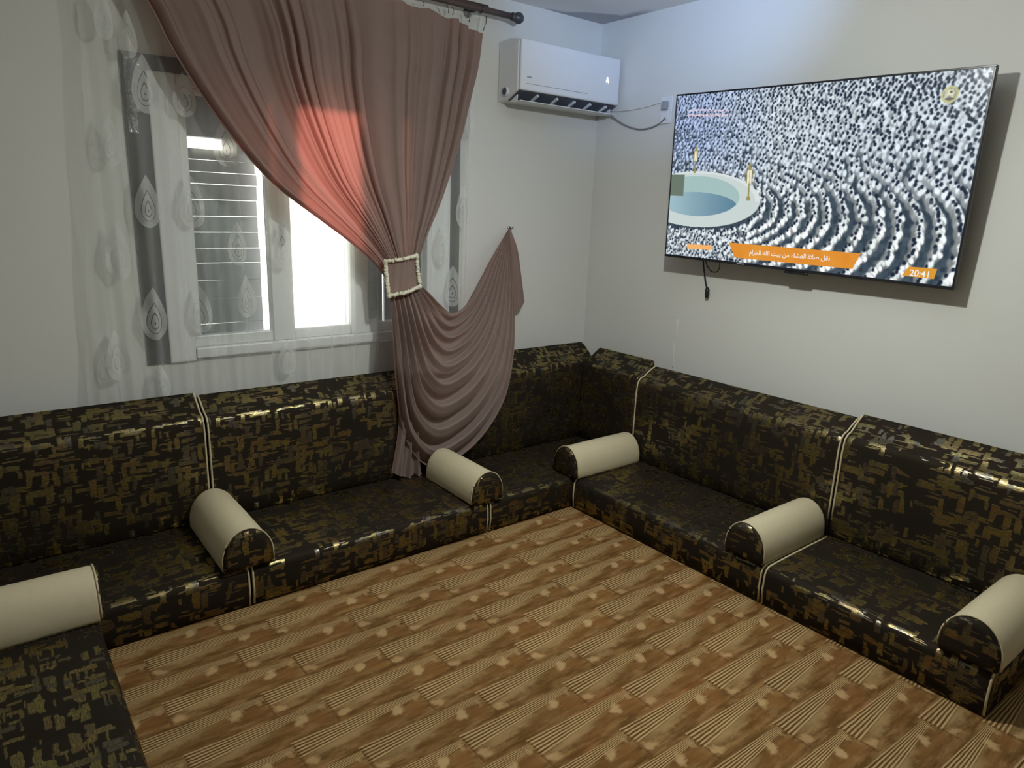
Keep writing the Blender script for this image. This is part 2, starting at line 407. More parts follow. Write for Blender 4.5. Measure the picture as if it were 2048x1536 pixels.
wbox('outer_shutter_panel', (-1.500, 0.12, 0.90), (-1.10, 0.14, 2.17), M_SLAT, 0.002)
wbox('outer_shutter_panel', (-2.72, 0.12, 0.90), (-2.548, 0.14, 2.17), M_SLAT, 0.002)
wbox('outer_lintel', (-2.27, 0.12, 2.115), (-1.68, 0.16, 2.17), M_SLAT, 0.002)
wbox('shutter_stop', (-2.352, 0.125, 1.862), (-2.200, 0.155, 1.918), M_SLAT, 0.002)
struct(box('wall_sun_block', (-9.0, 6.0, -1.0), (5.0, 6.2, 2.16), M_WALL))  # added outside to block the low sun from the lower window

# ------------------------------------------------------------------ sofas
def profile_seat(d, h):
    """side profile of a floor mattress in (y, z): rear at y=0, front at y=-d"""
    r = 0.035; P = [(-0.025, 0.001), (-0.025, h - 0.004)]
    P += [(-d * k / 10, h + 0.006 * math.sin(PI * k / 10)) for k in range(1, 10)]
    P += [(-d + r - r * math.sin(a), h - r + r * math.cos(a)) for a in np.linspace(0, PI / 2, 8)]
    P += [(-d - 0.004, h * 0.45), (-d + 0.004, 0.012), (-d + 0.018, 0.001)]
    return P
def profile_back(zf, zr, z0=0.175):
    """wedge backrest in (y, z): front at y=-0.315"""
    P = [(-0.09, z0), (-0.155, zr - 0.012), (-0.162, zr)]
    r = 0.048
    P += [(-0.162 - (0.148 - r) * k / 5, zr - (zr - zf) * k / 5 + 0.004 * math.sin(PI * k / 5)) for k in range(1, 6)]
    P += [(-0.31 + r - r * math.sin(a), zf - r + r * math.cos(a)) for a in np.linspace(0.2, PI / 2, 7)]
    P += [(-0.3155, z0 + (zf - z0) * k / 6) for k in (5, 4, 3, 2, 1)] + [(-0.313, z0 + 0.012), (-0.300, z0)]
    return P
def cushion(name, prof, L, parent, mat):
    """profile extruded along local x in 0..L with softened ends"""
    bm = bmesh.new(); n = len(prof)
    cy = sum(p[0] for p in prof) / n; cz = sum(p[1] for p in prof) / n
    xs = [0.002, 0.0065] + list(np.linspace(0.03, L - 0.03, max(6, int(L / 0.12)))) + [L - 0.0065, L - 0.002]
    rings = []
    for i, x in enumerate(xs):
        s = 0.006 if i in (0, len(xs) - 1) else (0.0018 if i in (1, len(xs) - 2) else 0.0)
        ring = []
        for (y, z) in prof:
            yy, zz = y, z
            dd = math.hypot(y - cy, z - cz)
            yy -= (y - cy) / dd * s; zz -= (z - cz) / dd * s * (0 if z < 0.001 else 1)
            ring.append(bm.verts.new((x, yy, zz)))
        rings.append(ring)
    for a, b in zip(rings, rings[1:]):
        for k in range(n): bm.faces.new((a[k], a[(k + 1) % n], b[(k + 1) % n], b[k]))
    bm.faces.new(rings[0]); bm.faces.new(rings[-1])
    return from_bm(name, bm, mat, parent, True)
def sofa(name, loc, rz, L, label, backs=None, depth=0.84, h=0.178, pipe_ends=(True, True), zf=0.694, zr=0.760):
    t = empty(name, loc, rz)
    tag(t, label, 'sofa', 'low majlis sofa sections along the walls')
    ps = profile_seat(depth, h)
    cushion('seat', ps, L, t, M_FAB)
    seg = [p for p in ps if p[0] <= -0.33 and p[1] > 0.006]
    for e, x in zip(pipe_ends, (0.007, L - 0.007)):
        if e: tube('seat_piping', [(x, p[0], p[1]) for p in seg], 0.0045, M_PIPE, t, 6)
    for b in (backs or [(0, L, zf, zr, True, True)]):
        x0, x1, f_, r_, e0, e1 = b
        pb = profile_back(f_, r_, h + 0.002)
        o = cushion('backrest', pb, x1 - x0, t, M_FAB); o.location = (x0, 0, 0)
        seg = [p for p in pb[2:] if p[1] > h + 0.02]
        for e, x in ((e0, 0.007), (e1, x1 - x0 - 0.007)):
            if e: tube('back_piping', [(x, p[0], p[1]) for p in seg], 0.0045, M_PIPE, o, 6)
    return t
sofa('sofa_section', (-3.99, 0, 0), 0, 3.99 - 2.632, 'dark gold-flecked sofa section under the window, furthest left along the wall',
     backs=[(0.0, 3.99 - 2.632, 0.694, 0.765, False, True)], pipe_ends=(False, True))
sofa('sofa_section', (-2.628, 0, 0), 0, 2.628 - 1.422, 'dark gold-flecked sofa section below the bright window and tied curtain',
     zf=0.690, zr=0.752)
cs = sofa('sofa_section', (-1.418, 0, 0), 0, 1.393, 'plain dark corner sofa section where the two sofa rows meet',
     backs=[(0, 1.418 - 0.168, 0.708, 0.786, True, False)], pipe_ends=(True, False))
RZ = -PI / 2; side = cushion('backrest', profile_back(0.704, 0.774, 0.18), 0.472, cs, M_FAB)
side.location = (1.418, -0.318, 0); side.rotation_euler = (0, 0, RZ)
# local x runs towards -y, local y towards +x
sofa('sofa_section', (0, -0.852, 0), RZ, 2.055 - 0.852, 'dark sofa section under the left half of the television',
     backs=[(-0.058, 2.055 - 0.852, 0.688, 0.742, True, True)])
sofa('sofa_section', (0, -2.059, 0), RZ, 2.932 - 2.059, 'dark sofa section under the right half of the television with its right end free',
     backs=[(0, 2.932 - 2.059 - 0.002, 0.690, 0.763, True, True)], pipe_ends=(True, True))
t = sofa('sofa_section', (XL, -2.60, 0), PI / 2, 1.745, 'dark patterned sofa section along the left edge of the photograph',
         backs=[(0, 1.745, 0.694, 0.765, True, False)], pipe_ends=(False, False))

def armrest(loc, rz, L, wd, h, label):
    """bolster with a flat base and a rounded top, local y from 0 (rear) to -L (front)"""
    t = empty('armrest', loc, rz); tag(t, label, 'armrest', 'cream bolster armrests on the sofa seats')
    n = 22; flat = h - wd * 0.62
    prof = [(-wd / 2 + 0.006, 0.0), (-wd / 2 - 0.001, 0.012)]
    prof += [(-math.cos(PI * k / n) * wd / 2, flat + math.sin(PI * k / n) * (h - flat)) for k in range(n + 1)]
    prof += [(wd / 2 + 0.001, 0.012), (wd / 2 - 0.006, 0.0)]
    bm = bmesh.new(); rings = []
    for y, s in ((0, 0.93), (-0.008, 0.985), (-0.02, 1), (-L * .5, 1.008), (-L + 0.01, 1.0), (-L + 0.002, 0.995)):
        rings.append([bm.verts.new((p[0] * s, y, p[1] * s)) for p in prof])
    m_ = len(prof)
    for a, b in zip(rings, rings[1:]):
        for k in range(m_): bm.faces.new((a[k], a[(k + 1) % m_], b[(k + 1) % m_], b[k]))
    bm.faces.new(rings[0]); bm.faces.new(rings[-1])
    from_bm('bolster', bm, M_CREAM, t, True)
    bm = bmesh.new()                                                   # padded patterned end
    outer = [bm.verts.new((p[0] * 0.985, -L + 0.003, p[1] * 0.99)) for p in prof]
    mid = [bm.verts.new((p[0] * 0.95, -L - 0.010, 0.004 + p[1] * 0.965)) for p in prof]
    inn = [bm.verts.new((p[0] * 0.6, -L - 0.017, 0.02 + p[1] * 0.72)) for p in prof]
    for a, b in ((outer, mid), (mid, inn)):
        for k in range(m_): bm.faces.new((a[k], a[(k + 1) % m_], b[(k + 1) % m_], b[k]))
    bm.faces.new(inn); bm.faces.new(outer)
    from_bm('end_cap', bm, M_FAB, t, True)['label'] = 'dark patterned padded end'
    tube('end_piping', [(p[0] * 0.998, -L - 0.001, p[1] * 0.998 + 0.002) for p in prof[1:-1]], 0.0035, M_PIPE, t, 6)
    return t
armrest((-2.635, -0.330, 0.183), 0, 0.51, 0.205, 0.170, 'cream bolster armrest left of the tied curtain, on the window sofa')
armrest((-1.440, -0.400, 0.183), 0, 0.445, 0.195, 0.160, 'cream bolster armrest below the hanging curtain end')
armrest((-0.330, -0.785, 0.183), RZ, 0.51, 0.200, 0.165, 'cream bolster armrest in the sofa corner, pointing left')
armrest((-0.330, -1.955, 0.183), RZ, 0.51, 0.195, 0.160, 'cream bolster armrest in the middle of the television sofa row')
armrest((-0.330, -2.845, 0.183), RZ, 0.51, 0.195, 0.165, 'cream bolster armrest at the near end of the television sofa row')
armrest((-3.690, -0.840, 0.183), PI / 2, 0.515, 0.195, 0.170, 'cream bolster armrest at the left edge, lying across the left sofa')

# ------------------------------------------------------------------ curtain rod
ZR = 2.676
rod = tag(empty('curtain_rod', (-1.9, -0.12, ZR)), 'dark wooden curtain rod with ball finial above the window', 'curtain rod')
tube('rod', [(-1.25 + 2.325 * k / 12, 0, 0.0) for k in range(13)], 0.0165, M_ROD, rod, 14)
def finial(x, s):
    bm = bmesh.new(); pr = [(0, 0.014), (0.006, 0.022), (0.014, 0.022), (0.018, 0.013), (0.026, 0.022), (0.042, 0.030), (0.060, 0.030), (0.076, 0.020), (0.084, 0.006)]
    add_tube(bm, [(x + s * a, 0, 0) for a, r in pr], [r for a, r in pr], 16)
    from_bm('finial', bm, M_FINIAL, rod, True)
finial(1.075, 1); finial(-1.25, -1)
for x in (0.86, -1.1):
    bm = bmesh.new(); add_tube(bm, [(x, 0.012, 0.0), (x, 0.118, 0.0)], 0.007, 10); add_tube(bm, [(x, 0.112, 0.0), (x, 0.12, 0.0)], 0.026, 16)
    add_tube(bm, [(x + .001 * k, 0.019 * math.sin(a), 0.019 * math.cos(a)) for k, a in enumerate(np.linspace(0, 2 * PI, 17))], 0.004, 6)
    from_bm('bracket', bm, M_FINIAL, rod, True)
tube('upper_rail', [(-1.25 + 2.2 * k / 10, 0.05, 0.035) for k in range(11)], 0.007, M_ROD, rod, 10)

# ------------------------------------------------------------------ sheer curtain
def sheer_pt(x, z):
    """x is the along-wall coordinate of the hanging cloth, z the height"""
    t = np.clip((2.63 - z) / 1.9, 0, 1)
    yb = -0.088 + 0.038 * t
    fold = 0.010 * np.sin(2 * PI * x / 0.118 + 1.2 * np.sin(x * 9)) + 0.006 * np.sin(2 * PI * x / 0.061 + 2 * np.sin(5 * x) + z)
    return yb + fold * (0.8 + 0.5 * t)
zz = np.linspace(2.655, 0.42, 46)
nu = 420
P = np.zeros((len(zz), nu, 3))
for i, z in enumerate(zz):
    xl = np.interp(z, [0.4, 0.81, 1.41, 1.81, 2.2, 2.66], [-3.06, -3.045, -2.991, -2.955, -2.930, -2.930])
    xr = np.interp(z, [0.4, 1.1, 1.557, 1.934, 2.295, 2.66], [-1.075, -1.065, -1.052, -1.045, -1.022, -0.99])
    xs = np.linspace(xl, xr, nu)
    P[i, :, 0] = xs; P[i, :, 1] = sheer_pt(xs, z); P[i, :, 2] = z
sheer = tag(empty('sheer_curtain', (-2.0, -0.08, 0.42)), 'white sheer voile curtain with teardrop embroidery over the window', 'sheer curtain')
so = np.array(sheer.location)
link('voile', grid_mesh('voile', P - so), M_SHEER, sheer)
def teardrop(cx, cz, wd, h):
    """embroidered outline and inner drop lying on the cloth"""
    bm = bmesh.new()
    def outline(s, n=36):
        pts = []
        for k in range(n):
            a = 2 * PI * k / n
            r = math.sin(a / 2) ** 0.9
            pts.append((math.sin(a) * r * 0.56 * s * wd * 1.05, (0.5 + (math.cos(a) - 1) / 2 + 0.02) * h * s))
        return pts
    def ring(s0, s1, dz0, dz1):
        A = outline(s0); B = outline(s1); n = len(A)
        va, vb = [], []
        for L, V, dz in ((A, va, dz0), (B, vb, dz1)):
            for (a, b) in L:
                x, z = cx + a, cz + b + dz
                V.append(bm.verts.new((x - so[0], float(sheer_pt(np.array(x), z)) - 0.003 - so[1], z - so[2])))
        for k in range(n): bm.faces.new((va[k], va[(k + 1) % n], vb[(k + 1) % n], vb[k]))
    ring(1.0, 0.60, 0, -h * 0.07); ring(0.55, 0.33, -h * 0.08, -h * 0.115); ring(0.27, 0.05, -h * 0.125, -h * 0.15)
    from_bm('teardrop_motif', bm, M_MOTIF, sheer, True)
for (x, z, wd, h) in [(-2.842, 2.33, .075, .19), (-2.760, 2.27, .075, .18), (-2.858, 1.850, .085, .20), (-2.872, 1.400, .105, .25), (-2.915, .945, .10, .23),
                      (-2.712, 2.090, .115, .235), (-2.739, 1.612, .110, .225), (-2.752, 1.122, .115, .24), (-2.560, 1.618, .115, .235), (-2.556, 1.132, .115, .23),
                      (-2.395, 1.885, .115, .22), (-2.338, 1.180, .105, .21), (-2.56, 2.065, .10, .18), (-1.062, 2.126, .075, .22), (-1.098, 1.636, .10, .235),
                      (-1.150, 1.180, .11, .24), (-1.232, 1.425, .10, .24), (-2.155, 1.42, .10, .22), (-1.95, 1.18, .10, .22), (-2.75, .80, .1, .18), (-2.15, .86, .1, .18),
                      (-1.205, 1.90, .09, .22), (-2.37, 1.43, .10, .20)]:
    teardrop(x, z, wd, h)

# ------------------------------------------------------------------ curtain
cur = tag(empty('curtain', (-1.6, -0.17, 0.2)), 'mauve brown velvet curtain tied back at one side and hooked up to the wall', 'curtain')
co = np.array(cur.location)
def wpt(q, y): return un(q, 1, y)
Lc = [(-2.87, -0.125, 2.640)] + [tuple(wpt(q, y)) for q, y in [((290, 0), -.15), ((330, 75), -.165), ((375, 150), -.18), ((430, 230), -.19), ((500, 320), -.20), ((560, 380), -.20),
      ((640, 440), -.20), ((700, 485), -.20), ((745, 524), -.20), ((778, 565), -.205)]]
Rc = [tuple(wpt(q, y)) for q, y in [((966, 66), -.125), ((958, 130), -.14), ((944, 190), -.15), ((925, 270), -.16), ((904, 340), -.17), ((880, 410), -.18), ((856, 468), -.19),
      ((838, 520), -.20), ((834, 560), -.205)]]
nt, nu = 130, 520
Lp = catmull(Lc, nt); Rp = catmull(Rc, nt)
U = np.linspace(0, 1, nu)
def wave(u):
    ph = u * 15.0 + 0.55 * np.sin(2 * PI * 2.1 * u + 0.6) + 0.3 * np.sin(2 * PI * 5.3 * u)
    base = np.sin(2 * PI * ph)
    base = np.sign(base) * np.abs(base) ** 0.8
    return base * (0.65 + 0.35 * np.sin(2 * PI * 3.3 * u + 1.0)) + 0.18 * np.sin(2 * PI * (ph * 2.3 + 0.2)) + 0.05 * np.sin(2 * PI * (ph * 4.7))
wv = wave(U)
P = np.zeros((nt, nu, 3))
for i in range(nt):
    t = i / (nt - 1)
    ww = np.linalg.norm(Rp[i] - Lp[i])
    sag = np.sin(PI * U) * 0.10 * ww * math.sin(PI * min(1, t * 1.0)) * 0.35
    # cloth bunches near the right-hand edge higher up, evenly at the tie
    uu = U ** (1.0 + 0.10 * math.sin(PI * t))
    P[i] = Lp[i][None] * (1 - uu[:, None]) + Rp[i][None] * uu[:, None]
    if t < 0.35: P[i, :, 2] += -0.0 * sag
    amp = (0.020 + 0.020 * t * (1 - t) * 2) * (0.35 + 0.65 * ww / 1.8) * (0.55 + 0.45 * min(1, t / 0.15))
    env = np.minimum(1, np.minimum(U, 1 - U) / 0.02)
    P[i, :, 1] += -amp * wv * env
    P[i, :, 0] += amp * 0.35 * np.roll(wv, 4) * env
    # scalloped heading between the hooks
    P[i, :, 2] += -0.014 * np.abs(np.sin(PI * U * 11)) * max(0, 1 - t / 0.08)
# top edge sags towards the right end
topz = np.interp(U, [0, .45, .62, .8, .92, 1], [2.640, 2.640, 2.632, 2.622, 2.598, Rc[0][2]])
for i in range(nt):
    k = max(0, 1 - i / (nt - 1) / 0.30)
    lintop = Lp[0][2] * (1 - U) + Rp[0][2] * U
    P[i, :, 2] += (topz - lintop) * k ** 1.5
pl = link('upper_drape', grid_mesh('upper_drape', P - co), M_CURT, cur)
def thick(o, th):
    md = o.modifiers.new('thickness', 'SOLIDIFY'); md.thickness = th; md.offset = 0
# gathered hooks on the rod
for k, (qa, qb) in enumerate([((846, 2), (846, 12)), ((893, 10), (897, 26)), ((905, 14), (905, 30)), ((937, 24), (938, 44)), ((973, 32), (966, 62))]):
    a = wpt(qa, -.125); b = wpt(qb, -.125)
    tube('curtain_hook', [a - co, (a + b) / 2 + np.array((.004, -.006, 0)) - co, b - co], 0.0028, M_METAL, cur, 6)

# lower part : swag from the tie to the wall hook
def ydep(px, py):
    tie = np.interp(py, [560, 620, 700, 745, 1000], [-.205, -.235, -.300, -.350, -.365])
    hook = np.interp(py, [455, 560, 640, 700, 745, 1000], [-.030, -.10, -.20, -.290, -.350, -.365])
    k = np.clip((px - 835) / 180, 0, 1)
    return tie * (1 - k) + hook * k
inner = catmull([(836, 566), (855, 588), (878, 612), (905, 627), (935, 606), (962, 560), (990, 505), (1017, 458)], 60)
outer = catmull([(780, 588), (788, 680), (796, 780), (812, 880), (858, 935), (912, 918), (965, 872), (1008, 800), (1026, 715), (1029, 640), (1026, 560), (1019, 458)], 60)
ia, ib = 22, 26                                                         # bottoms of both curves
def reparam(c, ib_):
    n = len(c); s = np.linspace(0, n - 1, 400)
    t = np.linspace(0, 1, 90)
    src = np.where(t < .5, t / .5 * ib_, ib_ + (t - .5) / .5 * (n - 1 - ib_))
    return np.stack([np.interp(src, np.arange(n), c[:, k]) for k in (0, 1)], -1)
inn = reparam(inner, int(np.argmax(inner[:, 1]))); out = reparam(outer, int(np.argmax(outer[:, 1])))
ns, nq = 230, 90
tq = np.linspace(0, 1, nq)
P = np.zeros((ns, nq, 3))
S = np.linspace(0, 1, ns)
for i, s in enumerate(S):
    q = inn * (1 - s) + out * s
    ph = 9.5 * s ** 0.85 + 0.45 * math.sin(5 * s)
    envb = np.sin(PI * np.clip(tq, 0, 1)) ** 0.6
    asym = 1.0 + 0.5 * np.cos(PI * tq)
    amp = (0.017 + 0.012 * s) * envb * asym * min(1, (1 - s) / .05 + .25)
    w1 = np.sin(2 * PI * ph + 0.9 * np.sin(2 * PI * tq + s * 3))
    w1 = np.where(w1 > 0, w1 ** 0.8, -np.abs(w1) ** 1.3) + 0.25 * np.sin(2 * PI * ph * 2.1 + 3 * tq)
    yd = ydep(q[:, 0], q[:, 1])
    y0 = yd - 0.045 * np.sin(PI * s) * envb
    for j in range(nq):
        P[i, j] = un(q[j], 1, y0[j])
    P[i, :, 1] += -amp * w1
    P[i, :, 2] += amp * 0.5 * w1
sw = link('lower_swag', grid_mesh('lower_swag', P - co), M_CURT, cur)
# straight tail hanging beside the swag
le = catmull([(781, 588), (789, 650), (794, 720), (799, 800), (798, 865), (784, 946)], 80)
re = catmull([(835, 572), (832, 640), (835, 720), (840, 800), (842, 880), (846, 966)], 80)
P = np.zeros((80, 70, 3)); uu = np.linspace(0, 1, 70)
for i in range(80):
    t = i / 79
    for j, u in enumerate(uu):
        q = le[i] * (1 - u) + re[i] * u
        P[i, j] = un(q, 1, ydep(q[0], q[1]) + 0.012)
    wv2 = np.sin(2 * PI * (3.2 * uu + .2 * math.sin(3 * t))) + .4 * np.sin(2 * PI * 7 * uu)
    P[i, :, 1] += (0.006 + 0.010 * t) * wv2
    P[i, :, 2] = np.maximum(P[i, :, 2], 0.188)
link('lower_tail', grid_mesh('lower_tail', P - co), M_CURT, cur)
# turned-back corner beside the hook
le = catmull([(1014, 462), (1012, 530), (1006, 600), (1000, 655)], 40)
re = catmull([(1021, 458), (1036, 500), (1045, 560), (1051, 604)], 40)
P = np.zeros((40, 40, 3)); uu = np.linspace(0, 1, 40)
for i in range(40):
    t = i / 39
    for j, u in enumerate(uu):
        q = le[i] * (1 - u) + re[i] * u
        P[i, j] = un(q, 1, -0.028 - 0.045 * t)
    P[i, :, 1] += 0.010 * t * np.sin(2 * PI * 2.2 * uu)
link('turned_corner', grid_mesh('turned_corner', P - co), M_CURT, cur)
# tieback : a gathered square of the same velvet edged with a cream fringe
tb = empty('tieback', tuple(un((803, 545), 1, -.24) - co)); tb.parent = cur
to = np.array(tb.location) + co
cor = [un(q, 1, y) for q, y in [((769, 523), -.235), ((831, 511), -.235), ((837, 573), -.240), ((776, 592), -.240)]]
P = np.zeros((24, 40, 3))
for i in range(24):
    for j in range(40):
        u, t = j / 39, i / 23
        P[i, j] = (cor[0] * (1 - u) + cor[1] * u) * (1 - t) + (cor[3] * (1 - u) + cor[2] * u) * t
        P[i, j, 1] += -0.028 * math.sin(PI * u) - 0.004 * math.sin(2 * PI * (4 * u + .7 * t)) * math.sin(PI * u)
link('band', grid_mesh('band', P - to), M_CURT, tb)
edges = [P[0, :], P[:, -1], P[-1, ::-1], P[::-1, 0]]
for e in edges:
    pts = [];
    rr = []
    pp = catmull(e, 34)
    for k, a in enumerate(pp):
        j = np.array((random.uniform(-.0025, .0025), -0.010 + random.uniform(-.003, .003), random.uniform(-.003, .003)))
        pts.append(a + j - to); rr.append(0.0098 + 0.0025 * math.sin(k * 2.3) + random.uniform(-.001, .001))
    bm = bmesh.new(); add_tube(bm, pts, rr, 8)
    for c_ in (pts[0], pts[-1]):
        r = bmesh.ops.create_icosphere(bm, subdivisions=1, radius=0.013, matrix=Matrix.Translation(Vector(c_)))
    from_bm('fringe', bm, M_FRINGE, tb, True)['label'] = 'cream ruffled edging'
hk = tag(empty('wall_hook', (-0.700, 0, 1.518)), 'small metal wall hook holding up the curtain corner', 'hook')
tube('pin', [(0, 0.0, 0.004), (0, -0.03, 0.004), (0, -0.04, 0.008), (0, -0.044, 0.016)], 0.0035, M_METAL, hk, 8)
tube('base', [(0, 0.0, 0.004), (0, -0.004, 0.004)], 0.012, M_METAL, hk, 12)

# ------------------------------------------------------------------ air conditioner
ac = tag(empty('air_conditioner', (-0.415, 0, 2.24)), 'white split air conditioner high on the wall right of the curtain', 'air conditioner')
AO = np.array(ac.location)
ax0, ax1 = -0.400, 0.395
body = [(0.0, 0.0), (0.0, 0.325), (-0.10, 0.330), (-0.165, 0.322), (-0.185, 0.310), (-0.188, 0.055), (-0.175, 0.046), (-0.085, 0.004)]
bm = bmesh.new(); add_prism(bm, body, ax0, ax1, 0)
bmesh.ops.bevel(bm, geom=[e for e in bm.edges if abs(e.verts[0].co.x - e.verts[1].co.x) < 1e-6], offset=0.006, segments=2, affect='EDGES')
from_bm('casing', bm, M_ACW, ac)
box('front_panel', (ax0 + 0.004, -0.208, 0.050), (ax1 - 0.004, -0.186, 0.318), M_ACW, ac, 0.010, 3)
bm = bmesh.new(); add_prism(bm, [(-0.184, 0.050), (-0.186, 0.044), (-0.092, -0.001), (-0.088, 0.006)], ax0 + 0.012, ax1 - 0.012, 0)
from_bm('air_slot', bm, M_ACD, ac)
for x in (-0.255, -0.105, 0.035, 0.165, 0.30):
    bm = bmesh.new(); add_prism(bm, [(-0.180, 0.046), (-0.190, 0.030), (-0.128, 0.006), (-0.122, 0.018)], x, x + 0.012, 0)
    from_bm('louvre_fin', bm, M_ACW, ac)
bm = bmesh.new(); add_prism(bm, [(-0.095, -0.004), (-0.150, -0.010), (-0.196, -0.006), (-0.197, -0.002), (-0.150, -0.004), (-0.096, 0.002)], ax0 + 0.015, ax1 - 0.02, 0)
from_bm('flap', bm, M_ACW, ac)
for x in (ax0 + 0.02, ax1 - 0.03):
    bm = bmesh.new(); add_prism(bm, [(-0.10, 0.004), (-0.12, 0.018), (-0.16, 0.03), (-0.155, -0.004), (-0.10, -0.004)], x, x + 0.006, 0)
    from_bm('flap_arm', bm, M_ACW, ac)
box('trim_line', (-0.355, -0.2088, 0.086), (0.12, -0.2078, 0.089), M_GREY, ac)
box('badge', (-0.352, -0.2090, 0.117), (-0.318, -0.2078, 0.126), M_GREY, ac, 0.0003, 1)
# lit digit on the panel
M_LED = emit('led_white', (0.85, 0.88, 1.0, 1), 2.2)
bm = bmesh.new()
for a, b in (((0.272, 0.172), (0.282, 0.200)), ((0.282, 0.200), (0.291, 0.170))):
    add_tube(bm, [(a[0], -0.2088, a[1]), (b[0], -0.2088, b[1])], 0.0032, 6)
from_bm('display_digit', bm, M_LED, ac)['label'] = 'white glowing display'
bm = bmesh.new(); add_tube(bm, [(ax0 + 0.004, -0.085, 0.050), (ax0 - 0.014, -0.085, 0.050)], 0.026, 20)
from_bm('pipe_knockout', bm, M_ACW, ac, True)
bm = bmesh.new(); add_tube(bm, [(ax0 - 0.012, -0.082, 0.050), (ax0 - 0.0150, -0.082, 0.050)], 0.020, 20)
from_bm('pipe_hole', bm, M_ACD, ac, True)
# cable and socket
pts = catmull([(-0.06, -0.10, 2.262), (-0.03, -0.17, 2.225), (-0.014, -0.26, 2.175), (-0.010, -0.37, 2.142), (-0.010, -0.47, 2.142), (-0.010, -0.55, 2.165), (-0.022, -0.595, 2.19)], 40)
tag(tube('power_cable', pts, 0.0045, M_CABLE), 'thin grey cable sagging from the air conditioner to the wall socket', 'cable')
pts = catmull([(-0.012, -0.03, 2.285), (-0.008, -0.18, 2.262), (-0.008, -0.36, 2.262), (-0.008, -0.545, 2.282)], 30)
tag(tube('surface_wire', pts, 0.003, M_WIRE), 'thin white wire along the wall above the grey cable', 'cable')
sk = tag(empty('wall_socket', (0, -0.585, 2.235)), 'pale wall socket with plug left of the television', 'socket')
box('plate', (-0.012, -0.045, -0.075), (0, 0.045, 0.075), M_ACW, sk, 0.004)
box('plug', (-0.040, -0.022, 0.000), (-0.012, 0.016, 0.048), M_GREY, sk, 0.006)
box('outlet', (-0.016, -0.024, -0.055), (-0.012, 0.024, -0.010), M_ACW, sk, 0.003)

# ------------------------------------------------------------------ television
c4 = [Vector(un(q, 0, x)) for q, x in (((1350, 187), -.19), ((1988, 133), -.15), ((1913, 578), -.11), ((1333, 515), -.15))]
cen = sum(c4, Vector()) / 4
ex = ((c4[1] - c4[0]) + (c4[2] - c4[3])).normalized()
ez = ((c4[0] - c4[3]) + (c4[1] - c4[2])); ez = (ez - ez.dot(ex) * ex).normalized()
en = ez.cross(ex)                                                       # local +y, into the wall
TW = ((c4[1] - c4[0]).length + (c4[2] - c4[3]).length) / 2
TH = ((c4[0] - c4[3]).length + (c4[1] - c4[2]).length) / 2
tv = tag(empty('television'), 'large flat television on the right wall showing a crowd in white', 'television')
mm = Matrix.Identity(4)
for i in range(3):
    mm[i][0] = ex[i]; mm[i][1] = en[i]; mm[i][2] = ez[i]; mm[i][3] = cen[i]
tv.matrix_world = mm
hw, hh = TW / 2, TH / 2
def tvq(q):
    """local (x, z) on the screen plane for a photograph pixel"""
    d = Vector(CF + CR * (q[0] - 1024) / F_PX - CU * (q[1] - 768) / F_PX)
    o = Vector(CAM); t = (cen - o).dot(en) / d.dot(en); p = o + d * t - cen
    return p.dot(ex), p.dot(ez)
box('housing', (-hw, 0.002, -hh), (hw, 0.026, hh), M_BLACK, tv, 0.004)
box('rear_housing', (-hw * 0.86, 0.026, -hh * 0.98), (hw * 0.86, 0.055, hh * 0.45), M_BLACK, tv, 0.012)
bz = 0.0085
for lo, hi in (((-hw, hh - bz), (hw, hh)), ((-hw, -hh), (hw, -hh + bz * 1.7)), ((-hw, -hh + bz * 1.7), (-hw + bz, hh - bz)), ((hw - bz, -hh + bz * 1.7), (hw, hh - bz))):
    box('bezel', (lo[0], -0.003, lo[1]), (hi[0], 0.003, hi[1]), M_BLACK, tv, 0.0015, 1)
box('sensor_bar', (tvq((1590, 546))[0] - 0.06, 0.0, -hh - 0.014), (tvq((1590, 546))[0] + 0.06, 0.02, -hh), M_BLACK, tv, 0.004)
x_, z_ = tvq((1481, 533)); box('brand_strip', (x_ - 0.022, -0.0036, -hh + 0.004), (x_ + 0.022, -0.0028, -hh + 0.010), M_GREY, tv)
mt = box('wall_mount', (-0.18, 0.055, -0.16), (0.18, 0.105, 0.14), M_BLACK, tv, 0.004)
# --- the picture, drawn as colours of a fine grid on the screen
SX0, SX1, SZ0, SZ1 = -hw + bz * .8, hw - bz * .8, -hh + bz * 1.5, hh - bz * .8
WI, HI = 640, 360
def tuv(q):
    x, z = tvq(q); return (x - SX0) / (SX1 - SX0), (SZ1 - z) / (SZ1 - SZ0)      # v downwards
img = np.zeros((HI, WI, 3)); img[:] = (58, 72, 84)
VV, UU = np.mgrid[0:HI, 0:WI]; VV = (VV + .5) / HI; UU = (UU + .5) / WI
asp = HI / WI
nzs = np.kron(np.random.rand(HI // 8, WI // 8), np.ones((8, 8)))
img += ((nzs - .5) * 26)[..., None]
cu, cv = tuv((1392, 400)); ru = tuv((1522, 392))[0] - cu
k_el = 0.62
def splat(u, v, su, sv, col, al=1.0):
    x0, x1 = int((u - su * 1.6) * WI), int((u + su * 1.6) * WI) + 2; y0, y1 = int((v - sv * 1.6) * HI), int((v + sv * 1.6) * HI) + 2
    x0, y0 = max(0, x0), max(0, y0); x1, y1 = min(WI, x1), min(HI, y1)
    if x0 >= x1 or y0 >= y1: return
    d = np.sqrt(((UU[y0:y1, x0:x1] - u) / su) ** 2 + ((VV[y0:y1, x0:x1] - v) / sv) ** 2)
    a = (np.clip((1.15 - d) / 0.35, 0, 1) * al)[..., None]
    img[y0:y1, x0:x1] = img[y0:y1, x0:x1] * (1 - a) + np.array(col) * a
people = []
